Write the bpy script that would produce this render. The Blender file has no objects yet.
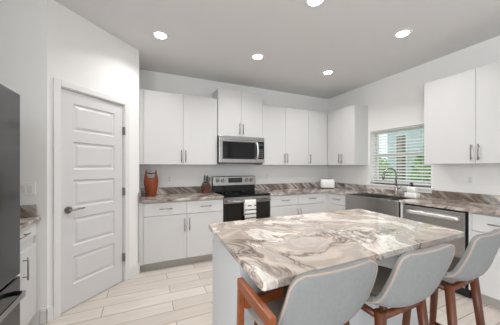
import bpy, bmesh, math, random
from mathutils import Vector, Matrix
random.seed(4)
scene = bpy.context.scene
C = scene.collection
R = math.radians

# ------------------------------------------------------------------ camera
EYE = 1.3231
cam_d = bpy.data.cameras.new('camera')
cam = bpy.data.objects.new('camera', cam_d)
C.objects.link(cam)
cam.location = (0, 0, EYE)
cam.rotation_euler = (R(90), 0, -0.4286)
cam_d.sensor_width = 36
cam_d.lens = 231.0 / 500 * 36
cam_d.shift_y = 4.9 / 500
cam_d.clip_start = 0.02
scene.camera = cam

# ------------------------------------------------------------------ world, daylight, exposure
w = bpy.data.worlds.new('sky')
scene.world = w
w.use_nodes = True
bg = w.node_tree.nodes['Background']
bg.inputs[0].default_value = (0.90, 0.95, 1.0, 1)
bg.inputs[1].default_value = 1.15
scene.view_settings.view_transform = 'Standard'
scene.view_settings.look = 'None'
scene.view_settings.gamma = 1
scene.view_settings.use_curve_mapping = False
scene.view_settings.exposure = 0.22


def area_light(name, loc, rot, sx, sy, power, col, shape='RECTANGLE', spread=math.pi):
    d = bpy.data.lights.new(name, 'AREA')
    d.shape = shape
    d.size = sx
    if shape == 'RECTANGLE':
        d.size_y = sy
    d.energy = power
    d.spread = spread
    d.color = col
    o = bpy.data.objects.new(name, d)
    C.objects.link(o)
    o.location = loc
    o.rotation_euler = rot
    return o


sun_d = bpy.data.lights.new('sun', 'SUN')
sun_d.energy = 1.6
sun_d.angle = R(1)
sun_d.color = (1.0, 0.97, 0.9)
sun = bpy.data.objects.new('sun', sun_d)
C.objects.link(sun)
sun.location = (-4, 0, 9)
sun.rotation_euler = (0, R(-12), 0)
# daylight entering by the wide glazed opening of the living area behind the camera
area_light('patio_daylight', (1.2, -3.1, 1.75), (R(90), 0, 0), 4.4, 1.1, 3.5, (0.93, 0.97, 1.0))
area_light('side_daylight', (-1.4, -1.35, 1.75), (R(90), 0, R(-90)), 2.3, 1.1, 72, (0.95, 0.98, 1.0))
LAMP_POWER = 5.7
LAMP_COLOR = (1.0, 0.985, 0.965)

# room measures
YW, XR, ZC = 3.7975, 3.5677, 2.7807
XL, YF = -1.45, -3.2
PX0, PY0, PX1, PY1 = -0.755, 2.508, -0.062, 3.201   # ends of the diagonal pantry wall
CT, CTH = 0.914, 0.032


# ------------------------------------------------------------------ materials
def mat(name, col=(0.8, 0.8, 0.8), rough=0.5, metal=0.0, spec=0.5, bump=0, bscale=200, var=0.0, vscale=3.0, coat=0):
    m = bpy.data.materials.new(name)
    m.use_nodes = True
    nt = m.node_tree
    b = nt.nodes['Principled BSDF']
    b.inputs['Base Color'].default_value = (*col, 1)
    b.inputs['Roughness'].default_value = rough
    b.inputs['Metallic'].default_value = metal
    b.inputs['Specular IOR Level'].default_value = spec
    b.inputs['Coat Weight'].default_value = coat
    tc = nt.nodes.new('ShaderNodeTexCoord')
    if var:
        n = nt.nodes.new('ShaderNodeTexNoise')
        n.inputs['Scale'].default_value = vscale
        n.inputs['Detail'].default_value = 4
        nt.links.new(tc.outputs['Object'], n.inputs['Vector'])
        r = nt.nodes.new('ShaderNodeValToRGB')
        r.color_ramp.elements[0].position = 0.3
        r.color_ramp.elements[1].position = 0.7
        r.color_ramp.elements[0].color = (*[c * (1 - var) for c in col], 1)
        r.color_ramp.elements[1].color = (*[min(1, c * (1 + var)) for c in col], 1)
        nt.links.new(n.outputs['Fac'], r.inputs[0])
        nt.links.new(r.outputs[0], b.inputs['Base Color'])
    if bump:
        n2 = nt.nodes.new('ShaderNodeTexNoise')
        n2.inputs['Scale'].default_value = bscale
        n2.inputs['Detail'].default_value = 3
        nt.links.new(tc.outputs['Object'], n2.inputs['Vector'])
        bp = nt.nodes.new('ShaderNodeBump')
        bp.inputs['Strength'].default_value = bump
        bp.inputs['Distance'].default_value = 0.002
        nt.links.new(n2.outputs['Fac'], bp.inputs['Height'])
        nt.links.new(bp.outputs[0], b.inputs['Normal'])
    return m


def srgb(r, g, b):
    f = lambda v: (v / 255 / 12.92) if v / 255 <= 0.04045 else ((v / 255 + 0.055) / 1.055) ** 2.4
    return (f(r), f(g), f(b))


def emit(name, col, s):
    m = bpy.data.materials.new(name)
    m.use_nodes = True
    b = m.node_tree.nodes['Principled BSDF']
    b.inputs['Base Color'].default_value = (*col, 1)
    b.inputs['Emission Color'].default_value = (*col, 1)
    b.inputs['Emission Strength'].default_value = s
    return m


def ramp(nt, stops, fac):
    r = nt.nodes.new('ShaderNodeValToRGB')
    e = r.color_ramp.elements
    while len(e) < len(stops):
        e.new(0.5)
    for el, (p, c) in zip(e, stops):
        el.position = p
        el.color = (*c, 1)
    nt.links.new(fac, r.inputs[0])
    return r.outputs[0]


def stone(name, stops, veins, scale=1.0, warp=0.8, bands=5.0, rot=(0, 0, 0), stretch=(1, 1, 1), rough=0.14, offset=(0, 0, 0), kind='POINT', fine_w=.25):
    m = bpy.data.materials.new(name)
    m.use_nodes = True
    nt = m.node_tree
    L = nt.links.new
    b = nt.nodes['Principled BSDF']
    b.inputs['Roughness'].default_value = rough
    tc = nt.nodes.new('ShaderNodeTexCoord')
    mp = nt.nodes.new('ShaderNodeMapping')
    mp.vector_type = kind
    mp.inputs['Location'].default_value = offset
    mp.inputs['Rotation'].default_value = rot
    mp.inputs['Scale'].default_value = stretch
    L(tc.outputs['Object'], mp.inputs[0])

    def noise(vec, s, d=3, ro=0.5, dist=0):
        n = nt.nodes.new('ShaderNodeTexNoise')
        n.inputs['Scale'].default_value = s
        n.inputs['Detail'].default_value = d
        n.inputs['Roughness'].default_value = ro
        n.inputs['Distortion'].default_value = dist
        L(vec, n.inputs['Vector'])
        return n

    def math_(op, a, bb):
        n = nt.nodes.new('ShaderNodeMath')
        n.operation = op
        for i, v in enumerate((a, bb)):
            if isinstance(v, (int, float)):
                n.inputs[i].default_value = v
            else:
                L(v, n.inputs[i])
        return n.outputs[0]

    n1 = noise(mp.outputs[0], 1.3 * scale, 3)
    vm = nt.nodes.new('ShaderNodeVectorMath')
    vm.operation = 'MULTIPLY_ADD'
    L(n1.outputs['Color'], vm.inputs[0])
    vm.inputs[1].default_value = (warp, warp, warp)
    L(mp.outputs[0], vm.inputs[2])
    n2 = noise(vm.outputs[0], 1.25 * scale, 5, 0.5, 0.8)
    fine = noise(vm.outputs[0], 14 * scale, 5, 0.65, 0.5)
    f = math_('ADD', math_('MULTIPLY', n2.outputs['Fac'], bands), math_('MULTIPLY', fine.outputs['Fac'], fine_w))
    pp = math_('PINGPONG', f, 1.0)
    col = ramp(nt, stops, pp)
    # thin dark veins that follow the same flow
    n3 = noise(vm.outputs[0], 2.1 * scale, 6, 0.6, 1.2)
    a = math_('ABSOLUTE', math_('SUBTRACT', n3.outputs['Fac'], 0.5), 0)
    msk = ramp(nt, [(0.0, (1, 1, 1)), (0.012, (0.55,) * 3), (0.05, (0, 0, 0))], a)
    n4 = noise(mp.outputs[0], 2.2 * scale, 2)
    sel = ramp(nt, [(0.42, (0, 0, 0)), (0.6, (1, 1, 1))], n4.outputs['Fac'])
    mm = math_('MULTIPLY', msk, sel)
    mx = nt.nodes.new('ShaderNodeMix')
    mx.data_type = 'RGBA'
    L(mm, mx.inputs[0])
    L(col, mx.inputs[6])
    mx.inputs[7].default_value = (*veins, 1)
    L(mx.outputs[2], b.inputs['Base Color'])
    return m


def wood(name, c1, c2, axis=(40, 40, 4), rough=0.4):
    m = bpy.data.materials.new(name)
    m.use_nodes = True
    nt = m.node_tree
    b = nt.nodes['Principled BSDF']
    b.inputs['Roughness'].default_value = rough
    tc = nt.nodes.new('ShaderNodeTexCoord')
    mp = nt.nodes.new('ShaderNodeMapping')
    mp.inputs['Scale'].default_value = axis
    nt.links.new(tc.outputs['Object'], mp.inputs[0])
    n = nt.nodes.new('ShaderNodeTexNoise')
    n.inputs['Scale'].default_value = 1.0
    n.inputs['Detail'].default_value = 5
    nt.links.new(mp.outputs[0], n.inputs['Vector'])
    nt.links.new(ramp(nt, [(0.3, c1), (0.7, c2)], n.outputs['Fac']), b.inputs['Base Color'])
    return m


def brushed(name, col, rough=0.28, stretch=(2, 2, 300)):
    m = mat(name, col, rough, 1.0)
    nt = m.node_tree
    b = nt.nodes['Principled BSDF']
    tc = nt.nodes.new('ShaderNodeTexCoord')
    mp = nt.nodes.new('ShaderNodeMapping')
    mp.inputs['Scale'].default_value = stretch
    nt.links.new(tc.outputs['Object'], mp.inputs[0])
    n = nt.nodes.new('ShaderNodeTexNoise')
    n.inputs['Scale'].default_value = 1.0
    nt.links.new(mp.outputs[0], n.inputs['Vector'])
    bp = nt.nodes.new('ShaderNodeBump')
    bp.inputs['Strength'].default_value = 0.06
    bp.inputs['Distance'].default_value = 0.001
    nt.links.new(n.outputs['Fac'], bp.inputs['Height'])
    nt.links.new(bp.outputs[0], b.inputs['Normal'])
    return m


def floor_mat():
    m = bpy.data.materials.new('plank_tile')
    m.use_nodes = True
    nt = m.node_tree
    L = nt.links.new
    b = nt.nodes['Principled BSDF']
    b.inputs['Roughness'].default_value = 0.38
    tc = nt.nodes.new('ShaderNodeTexCoord')
    mp = nt.nodes.new('ShaderNodeMapping')
    mp.inputs['Location'].default_value = (0.35, 0.09, 0)
    L(tc.outputs['Object'], mp.inputs[0])
    br = nt.nodes.new('ShaderNodeTexBrick')
    br.offset = 0.37
    br.inputs['Scale'].default_value = 1.0
    br.inputs['Brick Width'].default_value = 0.95
    br.inputs['Row Height'].default_value = 0.166
    br.inputs['Mortar Size'].default_value = 0.0028
    br.inputs['Mortar Smooth'].default_value = 0.1
    br.inputs['Bias'].default_value = 0.0
    br.inputs['Color1'].default_value = (*srgb(220, 211, 203), 1)
    br.inputs['Color2'].default_value = (*srgb(202, 192, 183), 1)
    br.inputs['Mortar'].default_value = (*srgb(140, 122, 108), 1)
    L(mp.outputs[0], br.inputs['Vector'])
    mp2 = nt.nodes.new('ShaderNodeMapping')
    mp2.inputs['Scale'].default_value = (2.2, 26, 1)
    L(tc.outputs['Object'], mp2.inputs[0])
    n = nt.nodes.new('ShaderNodeTexNoise')
    n.inputs['Scale'].default_value = 1.0
    n.inputs['Detail'].default_value = 5
    L(mp2.outputs[0], n.inputs['Vector'])
    g = ramp(nt, [(0.3, (0.86, 0.85, 0.84)), (0.65, (1, 1, 1))], n.outputs['Fac'])
    mx = nt.nodes.new('ShaderNodeMix')
    mx.data_type = 'RGBA'
    mx.blend_type = 'MULTIPLY'
    mx.inputs[0].default_value = 1
    L(br.outputs['Color'], mx.inputs[6])
    L(g, mx.inputs[7])
    L(mx.outputs[2], b.inputs['Base Color'])
    bp = nt.nodes.new('ShaderNodeBump')
    bp.inputs['Strength'].default_value = 0.3
    bp.inputs['Distance'].default_value = 0.002
    bp.invert = True
    L(br.outputs['Fac'], bp.inputs['Height'])
    L(bp.outputs[0], b.inputs['Normal'])
    return m


def glass_mat(name, tint=(1, 1, 1), refl=0.08):
    m = bpy.data.materials.new(name)
    m.use_nodes = True
    nt = m.node_tree
    nt.nodes.remove(nt.nodes['Principled BSDF'])
    out = nt.nodes['Material Output']
    t = nt.nodes.new('ShaderNodeBsdfTransparent')
    t.inputs[0].default_value = (*tint, 1)
    g = nt.nodes.new('ShaderNodeBsdfGlossy')
    g.inputs['Roughness'].default_value = 0.02
    mx = nt.nodes.new('ShaderNodeMixShader')
    mx.inputs[0].default_value = refl
    nt.links.new(t.outputs[0], mx.inputs[1])
    nt.links.new(g.outputs[0], mx.inputs[2])
    nt.links.new(mx.outputs[0], out.inputs[0])
    return m


M = dict(
    wall=mat('wall_paint', srgb(240, 239, 237), 0.75, bump=0.05, bscale=90),
    ceiling=mat('ceiling_paint', srgb(222, 221, 220), 0.9, bump=0.05, bscale=60),
    trim=mat('white_trim', srgb(230, 229, 228), 0.4),
    door=mat('white_door_paint', srgb(216, 215, 215), 0.4),
    cab=mat('white_cabinet', srgb(213, 212, 211), 0.38),
    carcass=mat('white_cabinet_side', srgb(211, 210, 209), 0.45),
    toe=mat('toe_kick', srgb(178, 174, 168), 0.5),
    island=mat('island_paint', srgb(216, 218, 220), 0.45),
    floor=floor_mat(),
    nickel=mat('satin_nickel', srgb(148, 143, 138), 0.3, 1.0),
    lever=mat('lever_nickel', srgb(172, 167, 163), 0.25, 1.0),
    polish=mat('polished_handle', srgb(226, 225, 224), 0.35, 1.0),
    steel=brushed('stainless_steel', srgb(166, 163, 161), 0.27),
    steel_v=brushed('stainless_steel_sink', srgb(172, 168, 165), 0.3, (300, 2, 2)),
    sink_in=brushed('stainless_basin', srgb(140, 138, 136), 0.35, (2, 300, 2)),
    dsteel=brushed('dark_stainless', srgb(84, 84, 86), 0.16, (2, 2, 200)),
    chrome=mat('chrome', srgb(205, 205, 206), 0.12, 1.0),
    black=mat('black_plastic', srgb(22, 22, 24), 0.3),
    blackglass=mat('black_glass', srgb(10, 10, 12), 0.08, 0, 0.3),
    ovenglass=mat('oven_glass', srgb(34, 29, 26), 0.08, 0, 0.3),
    fabric=mat('grey_fabric', srgb(142, 144, 144), 0.95, bump=0.6, bscale=700, var=0.05, vscale=60),
    piping=mat('taupe_piping', srgb(178, 160, 148), 0.9),
    walnut=wood('walnut', srgb(78, 40, 22), srgb(114, 62, 36)),
    teak=wood('teak', srgb(112, 50, 20), srgb(146, 70, 30), (30, 30, 5), 0.35),
    block=wood('dark_block_wood', srgb(66, 32, 20), srgb(88, 46, 28), (50, 50, 8), 0.4),
    armwood=wood('oiled_arm_wood', srgb(122, 62, 28), srgb(152, 82, 40), (40, 6, 40), 0.35),
    white_pl=mat('white_plastic', srgb(240, 240, 238), 0.3),
    slot=mat('dark_slot', srgb(60, 58, 56), 0.6),
    ceramic=mat('white_ceramic', srgb(236, 234, 230), 0.25),
    towel=mat('white_towel', srgb(235, 233, 228), 0.95, bump=0.4, bscale=300),
    stripe=mat('charcoal_towel_stripe', srgb(70, 72, 76), 0.95),
    seatfab_shaded=mat('shaded_seat_fabric', srgb(122, 112, 104), 0.95, bump=0.6, bscale=700),  # seat cover darkened to taupe: shade under the counter overhang put into its colour
    blind=mat('white_blind', srgb(240, 240, 238), 0.5),
    glass=glass_mat('window_glass', (0.95, 0.98, 0.97), 0.06),
    lamp=emit('lamp_lens', (1.0, 0.97, 0.93), 14.0),
    display=mat('display_glass', srgb(10, 12, 16), 0.1),
    digits=mat('display_digits', srgb(40, 60, 74), .3),
    housewall=mat('pale_blue_siding', srgb(182, 198, 206), 0.8),
    housetrim=mat('house_trim', srgb(225, 228, 228), 0.7),
    housewin=mat('dark_house_window', srgb(96, 90, 80), 0.15),
    leaf=mat('leaf_green', srgb(120, 165, 70), 0.6, var=0.35, vscale=6),
    bark=mat('bark', srgb(95, 80, 65), 0.9),
    grass=mat('grass', srgb(130, 160, 85), 0.9, var=0.3, vscale=4),
)
W_, CR, BE, TA, GR, BR, DK = (srgb(233, 227, 220), srgb(221, 211, 201), srgb(207, 195, 184), srgb(182, 168, 156),
                              srgb(168, 164, 160), srgb(150, 122, 102), srgb(92, 76, 66))
M['stone'] = stone('polished_swirl_granite',
                   [(0.0, BE), (0.12, TA), (0.2, srgb(178, 169, 161)), (0.28, BE), (0.33, BR), (0.345, CR), (0.42, W_), (0.50, CR), (0.515, TA), (0.53, CR), (0.60, W_), (0.68, BE), (0.70, BR), (0.715, BE), (0.84, TA), (0.94, BE), (1.0, srgb(178, 169, 161))],
                   srgb(96, 74, 62), scale=1.1, warp=.85, bands=4.0, rough=0.1, offset=(1.3, 4.2, 0))
STREAK = [(0.0, srgb(112, 98, 90)), (0.16, srgb(150, 134, 122)), (0.3, GR), (0.42, CR), (0.52, W_), (0.6, srgb(176, 163, 153)), (0.74, srgb(128, 112, 102)), (0.84, BE), (1.0, CR)]
SLABC = [(0.0, srgb(136, 122, 113)), (0.2, srgb(170, 158, 149)), (0.35, srgb(192, 182, 173)), (0.5, srgb(212, 205, 198)), (0.62, srgb(186, 174, 165)), (0.75, srgb(146, 131, 121)), (0.88, srgb(188, 176, 166)), (1.0, CR)]
M['stone_wall'] = stone('streaked_granite_top', SLABC, DK, scale=1.0, warp=0.5, bands=4.0, fine_w=.3, rot=(0, R(90), R(40)), stretch=(.4, .4, 1.0), rough=0.12, kind='TEXTURE')
M['stone_back'] = stone('streaked_granite_back', STREAK, DK, scale=1.0, warp=0.12, bands=3.4, fine_w=.14, rot=(0, R(-48), 0), stretch=(.26, .26, 2.2), rough=0.12, kind='TEXTURE')
M['stone_right'] = stone('streaked_granite_right', STREAK, DK, scale=1.0, warp=0.3, bands=3.4, fine_w=.2, rot=(R(-48), 0, 0), stretch=(.32, .32, 1.5), rough=0.12, kind='TEXTURE')


# ------------------------------------------------------------------ mesh helpers
class MB:
    """Collects shapes into one mesh; T is applied to each added shape."""

    def __init__(self, T=None):
        self.bm = bmesh.new()
        self.T = T or Matrix()
        self.mats = []
        self.mi = 0

    def use(self, m):
        if m not in self.mats:
            self.mats.append(m)
        self.mi = self.mats.index(m)
        return self

    def _fin(self, vs, fs, smooth=False):
        for v in vs:
            v.co = self.T @ v.co
        for f in fs:
            f.material_index = self.mi
            f.smooth = smooth
        return self

    def box(self, x0, x1, y0, y1, z0, z1):
        x0, x1 = sorted((x0, x1))
        y0, y1 = sorted((y0, y1))
        z0, z1 = sorted((z0, z1))
        vs = [self.bm.verts.new((x, y, z)) for z in (z0, z1) for y in (y0, y1) for x in (x0, x1)]
        idx = [(0, 2, 3, 1), (4, 5, 7, 6), (0, 1, 5, 4), (2, 6, 7, 3), (0, 4, 6, 2), (1, 3, 7, 5)]
        fs = [self.bm.faces.new([vs[i] for i in q]) for q in idx]
        return self._fin(vs, fs)

    def prism(self, pts, z0, z1, smooth=False):
        a = [self.bm.verts.new((x, y, z0)) for x, y in pts]
        b = [self.bm.verts.new((x, y, z1)) for x, y in pts]
        n = len(pts)
        fs = [self.bm.faces.new(a[::-1]), self.bm.faces.new(b)]
        self._fin([], fs)
        sd = [self.bm.faces.new((a[i], a[(i + 1) % n], b[(i + 1) % n], b[i])) for i in range(n)]
        return self._fin(a + b, sd, smooth)

    def loft(self, rings, cap=True, smooth=True, closed=True):
        vr = [[self.bm.verts.new(p) for p in r] for r in rings]
        n = len(vr[0])
        fs = []
        for a, b in zip(vr, vr[1:]):
            for i in range(n if closed else n - 1):
                fs.append(self.bm.faces.new((a[i], a[(i + 1) % n], b[(i + 1) % n], b[i])))
        self._fin([v for r in vr for v in r], fs, smooth)
        if cap and closed:
            self._fin([], [self.bm.faces.new(vr[0][::-1]), self.bm.faces.new(vr[-1])])
        return self

    def tube(self, pts, r, n=10, cap=True):
        pts = [Vector(p) for p in pts]
        rr = r if isinstance(r, (list, tuple)) else [r] * len(pts)
        rings = []
        t0 = (pts[1] - pts[0]).normalized()
        up = Vector((0, 0, 1)) if abs(t0.z) < 0.9 else Vector((1, 0, 0))
        u = t0.cross(up).normalized()
        for i, p in enumerate(pts):
            t = (pts[min(i + 1, len(pts) - 1)] - pts[max(i - 1, 0)]).normalized()
            u = (u - t * u.dot(t)).normalized()
            v = t.cross(u)
            rings.append([p + (u * math.cos(2 * math.pi * k / n) + v * math.sin(2 * math.pi * k / n)) * rr[i] for k in range(n)])
        return self.loft(rings, cap)

    def lathe(self, prof, c=(0, 0, 0), n=32, sx=1, sy=1):
        rings = [[Vector((c[0] + r * sx * math.cos(2 * math.pi * k / n), c[1] + r * sy * math.sin(2 * math.pi * k / n), c[2] + z))
                  for k in range(n)] for r, z in prof]
        return self.loft(rings)

    def build(self, name, m, parent=None, bevel=0.0, sub=0, seg=2):
        bmesh.ops.recalc_face_normals(self.bm, faces=self.bm.faces)
        me = bpy.data.meshes.new(name)
        self.bm.to_mesh(me)
        self.bm.free()
        for x in (self.mats or [m]):
            me.materials.append(x)
        o = bpy.data.objects.new(name, me)
        C.objects.link(o)
        if parent:
            o.parent = parent
            o.matrix_parent_inverse = world(parent).inverted()
        if bevel:
            b = o.modifiers.new('bevel', 'BEVEL')
            b.width = bevel
            b.segments = seg
            b.limit_method = 'ANGLE'
            b.angle_limit = R(40)
        if sub:
            s = o.modifiers.new('subdivision', 'SUBSURF')
            s.levels = s.render_levels = sub
        return o


def world(o):
    m = Matrix.LocRotScale(o.location, o.rotation_euler, o.scale)
    if o.parent:
        m = world(o.parent) @ o.matrix_parent_inverse @ m
    return m


def tag(o, label=None, cat=None, group=None, kind=None):
    if label:
        o['label'] = label
    if cat:
        o['category'] = cat
    if group:
        o['group'] = group
    if kind:
        o['kind'] = kind
    return o


def thing(name, loc, label, cat, group=None, rz=0):
    o = bpy.data.objects.new(name, None)
    C.objects.link(o)
    o.location = loc
    o.rotation_euler = (0, 0, rz)
    o.empty_display_size = 0.1
    return tag(o, label, cat, group)


def struct(o):
    o['kind'] = 'structure'
    return o


def copy_tree(o, parent=None):
    c = o.copy()
    C.objects.link(c)
    if parent:
        c.parent = parent
        c.matrix_parent_inverse = o.matrix_parent_inverse.copy()
    for ch in [x for x in C.objects if x.parent == o]:
        copy_tree(ch, c)
    return c


# ------------------------------------------------------------------ the setting
struct(MB().box(XL - .15, XR + .25, YF - .15, YW + .15, -0.1, 0).build('floor', M['floor']))
struct(MB().box(XL - .15, XR + .25, YF - .15, YW + .15, ZC, ZC + 0.1).build('ceiling', M['ceiling']))
struct(MB().box(PX1 - .1, XR + .2, YW, YW + .12, 0, ZC).build('wall_back', M['wall']))
WY0, WY1, WZ0, WZ1 = 1.846, 2.787, 1.045, 1.938     # kitchen window opening
struct(MB().box(XR, XR + .2, YF, WY0, 0, ZC).box(XR, XR + .2, WY1, YW, 0, ZC)
       .box(XR, XR + .2, WY0, WY1, 0, WZ0).box(XR, XR + .2, WY0, WY1, WZ1, ZC).build('wall_right', M['wall']))
# left wall with a wide glazed opening beside the living area
struct(MB().box(XL - .12, XL, YF, -2.55, 0, ZC).box(XL - .12, XL, -.15, PY0, 0, ZC).box(XL - .12, XL, -2.55, -.15, 2.35, ZC).build('wall_left', M['wall']))
struct(MB().box(XL, PX0 + 0.0, PY0, PY0 + .1, 0, ZC).build('wall_pantry_front', M['wall']))
struct(MB().box(PX1 - .1, PX1, PY1 + .0, YW, 0, ZC).build('wall_pantry_side', M['wall']))
# wall behind the camera with the wide patio opening
struct(MB().box(XL, -1.0, YF - .12, YF, 0, ZC).box(3.4, XR, YF - .12, YF, 0, ZC)
       .box(-1.0, 3.4, YF - .12, YF, 2.35, ZC).build('wall_front', M['wall']))

# diagonal pantry wall: local x runs along it, local y goes into it
TD = Matrix.Translation((PX0, PY0, 0)) @ Matrix.Rotation(R(45), 4, 'Z')
LD = (PX1 - PX0) / math.cos(R(45))
D0, D1, DZ = 0.112, 0.755, 2.035
struct(MB(TD).box(0, D0 - .016, 0, .11, 0, ZC).box(D1 + .016, LD, 0, .11, 0, ZC)
       .box(D0 - .016, D1 + .016, 0, .11, DZ + .02, ZC).build('wall_pantry_diagonal', M['wall']))
cs = MB(TD)
CW = 0.058
for a, b in ((D0 - .012 - CW, D0 - .012), (D1 + .012, D1 + .012 + CW)):
    cs.box(a, b, -0.016, 0, 0, DZ + .012 + CW)
cs.box(D0 - .012, D1 + .012, -0.016, 0, DZ + .012, DZ + .012 + CW)
# jamb
cs.box(D0 - .0158, D0 - .004, 0, .1, 0, DZ + .004).box(D1 + .004, D1 + .0158, 0, .1, 0, DZ + .004)
cs.box(D0 - .0158, D1 + .0158, 0, .1, DZ + .005, DZ + .0198)
struct(cs.build('trim_1', M['trim'], bevel=0.004))

door = thing('door_1', TD @ Vector(((D0 + D1) / 2, 0.03, 0)), 'white five panel pantry door in the angled wall', 'door')
struct(door)
ST = 0.106
pz = []
zb = 0.222
ph, gap = 0.262, 0.0985
for k in range(5):
    pz.append((zb + k * (ph + gap), zb + k * (ph + gap) + ph))
ds = MB(TD)
yF, yB = 0.012, 0.048
ds.box(D0 + .002, D0 + ST, yF, yB, 0.008, DZ)
ds.box(D1 - ST, D1 - .002, yF, yB, 0.008, DZ)
zs = [0.008] + [v for p in pz for v in p] + [DZ]
for k in range(0, len(zs), 2):
    ds.box(D0 + ST, D1 - ST, yF, yB, zs[k], zs[k + 1])
ds.build('door_slab', M['door'], door)
for z0, z1 in pz:
    p = MB(TD)
    x0, x1 = D0 + ST, D1 - ST

    def rect(i, y):
        return [Vector((x0 + i, y, z0 + i)), Vector((x1 - i, y, z0 + i)), Vector((x1 - i, y, z1 - i)), Vector((x0 + i, y, z1 - i))]
    p.loft([rect(-.001, yB - .004), rect(-.001, yF + .001), rect(0.010, yF + .012), rect(0.022, yF + .012), rect(0.042, yF + .003)], smooth=False)
    p.build('door_panel', M['door'], door)
for z in (0.24, 1.0, 1.70):
    MB(TD).box(D1 - .006, D1 + .009, -.0165, .02, z, z + .09).tube([(D1 + .002, -.02, z), (D1 + .002, -.02, z + .09)], .007).build('hinge', M['nickel'], door)
hd = MB(TD)
hx, hz = D0 + 0.058, 0.93
hd.tube([(hx, yF, hz), (hx, yF - .012, hz)], .032, 24).tube([(hx, yF - .01, hz), (hx, yF - .05, hz)], .011, 12)
ho = hd.build('door_handle', M['lever'], door)
MB(TD).tube([(hx - .012, yF - .048, hz), (hx + .05, yF - .05, hz + .002), (hx + .125, yF - .046, hz + .004)], [.010, .009, .006], 10).build('lever', M['lever'], ho)

# baseboards
BH = 0.13


def baseboard(name, T, a, b):
    m = MB(T)
    m.box(a, b, -0.013, 0, 0, BH - .015).box(a, b, -0.008, 0, BH - .015, BH)
    struct(m.build(name, M['trim'], bevel=0.003))


baseboard('baseboard_diagonal_left', TD, -0.004, D0 - .012 - CW)
baseboard('baseboard_diagonal_right', TD, D1 + .012 + CW, LD + .006)
baseboard('baseboard_pantry_front', Matrix.Translation((0, PY0, 0)), -0.80, PX0 - .004)
baseboard('baseboard_left', Matrix.Translation((XL, 0, 0)) @ Matrix.Rotation(R(90), 4, 'Z'), -.14, 0.95)

# ------------------------------------------------------------------ kitchen window and what lies outside
win = thing('window_1', (XR + .15, (WY0 + WY1) / 2, WZ0), 'white single hung window over the sink', 'window')
struct(win)
fx0, fx1 = XR + .125, XR + .175
fr = MB()
fr.box(fx0, fx1, WY0, WY0 + .045, WZ0, WZ1).box(fx0, fx1, WY1 - .045, WY1, WZ0, WZ1)
fr.box(fx0, fx1, WY0 + .045, WY1 - .045, WZ1 - .03, WZ1).box(fx0, fx1, WY0 + .045, WY1 - .045, WZ0, WZ0 + .06)
fr.build('window_frame', M['trim'], win, bevel=.003)
MB().box(fx0 - .005, fx1, WY0 + .045, WY1 - .045, 1.50, 1.56).build('meeting_rail', M['trim'], win, bevel=.003)
for z0, z1 in ((WZ0 + .06, 1.50), (1.56, WZ1 - .03)):
    MB().box(XR + .147, XR + .153, WY0 + .045, WY1 - .045, z0, z1).build('pane', M['glass'], win)
MB().box(XR - .03, XR + .125, WY0 - .035, WY1 + .035, WZ0 - .032, WZ0).build('window_sill', M['trim'], win, bevel=.004)
MB().box(XR - .012, XR, WY0 - .02, WY1 + .02, WZ0 - .075, WZ0 - .032).build('window_apron', M['trim'], win, bevel=.003)

bl = thing('window_blind', (XR + .075, (WY0 + WY1) / 2, WZ1 - .045), 'white horizontal slat blind hanging in the window over the sink', 'blind')
MB().box(XR + .045, XR + .105, WY0 + .008, WY1 - .008, WZ1 - .02, WZ1 - .001).build('head_rail', M['blind'], bl, bevel=.003)
sl = MB()
z = WZ0 + .075
while z < WZ1 - .03:
    cx = XR + .075
    sl.loft([[(cx - .025, y, z - .009), (cx, y, z + .0015), (cx + .025, y, z + .0085), (cx + .025, y, z + .0115), (cx, y, z + .0047), (cx - .025, y, z - .0058)]
             for y in (WY0 + .012, WY1 - .012)], smooth=False)
    z += .0475
sl.build('slats', M['blind'], bl)
MB().box(XR + .05, XR + .10, WY0 + .012, WY1 - .012, WZ0 + .022, WZ0 + .044).build('bottom_rail', M['blind'], bl, bevel=.003)
for y in (WY0 + .13, (WY0 + WY1) / 2, WY1 - .13):
    cd = MB()
    for dx in (.049, .101):
        cd.box(XR + dx - .001, XR + dx + .001, y - .002, y + .002, WZ0 + .03, WZ1 - .03)
    cd.build('ladder_cord', M['blind'], bl)

struct(MB().box(XR + .25, 16, -6, 14, -0.25, -0.15).build('lawn', M['grass']))
hs = thing('neighbour_house', (7.6, 4.6, -0.15), 'pale blue house wall seen through the blind', 'house')
HX = 7.3
MB().box(HX, HX + 2.5, 4.05, 5.05, -.16, 3.6).build('siding', M['housewall'], hs)
hw = MB().box(HX - .03, HX, 4.42, 4.76, 0.8, 2.35).build('house_window', M['housetrim'], hs)
MB().box(HX - .035, HX - .012, 4.45, 4.73, 0.84, 2.31).build('house_pane', M['housewin'], hw)
MB().box(HX - .25, HX + 2.7, 3.9, 5.2, 3.6, 3.72).build('house_eave', M['housetrim'], hs)


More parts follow.
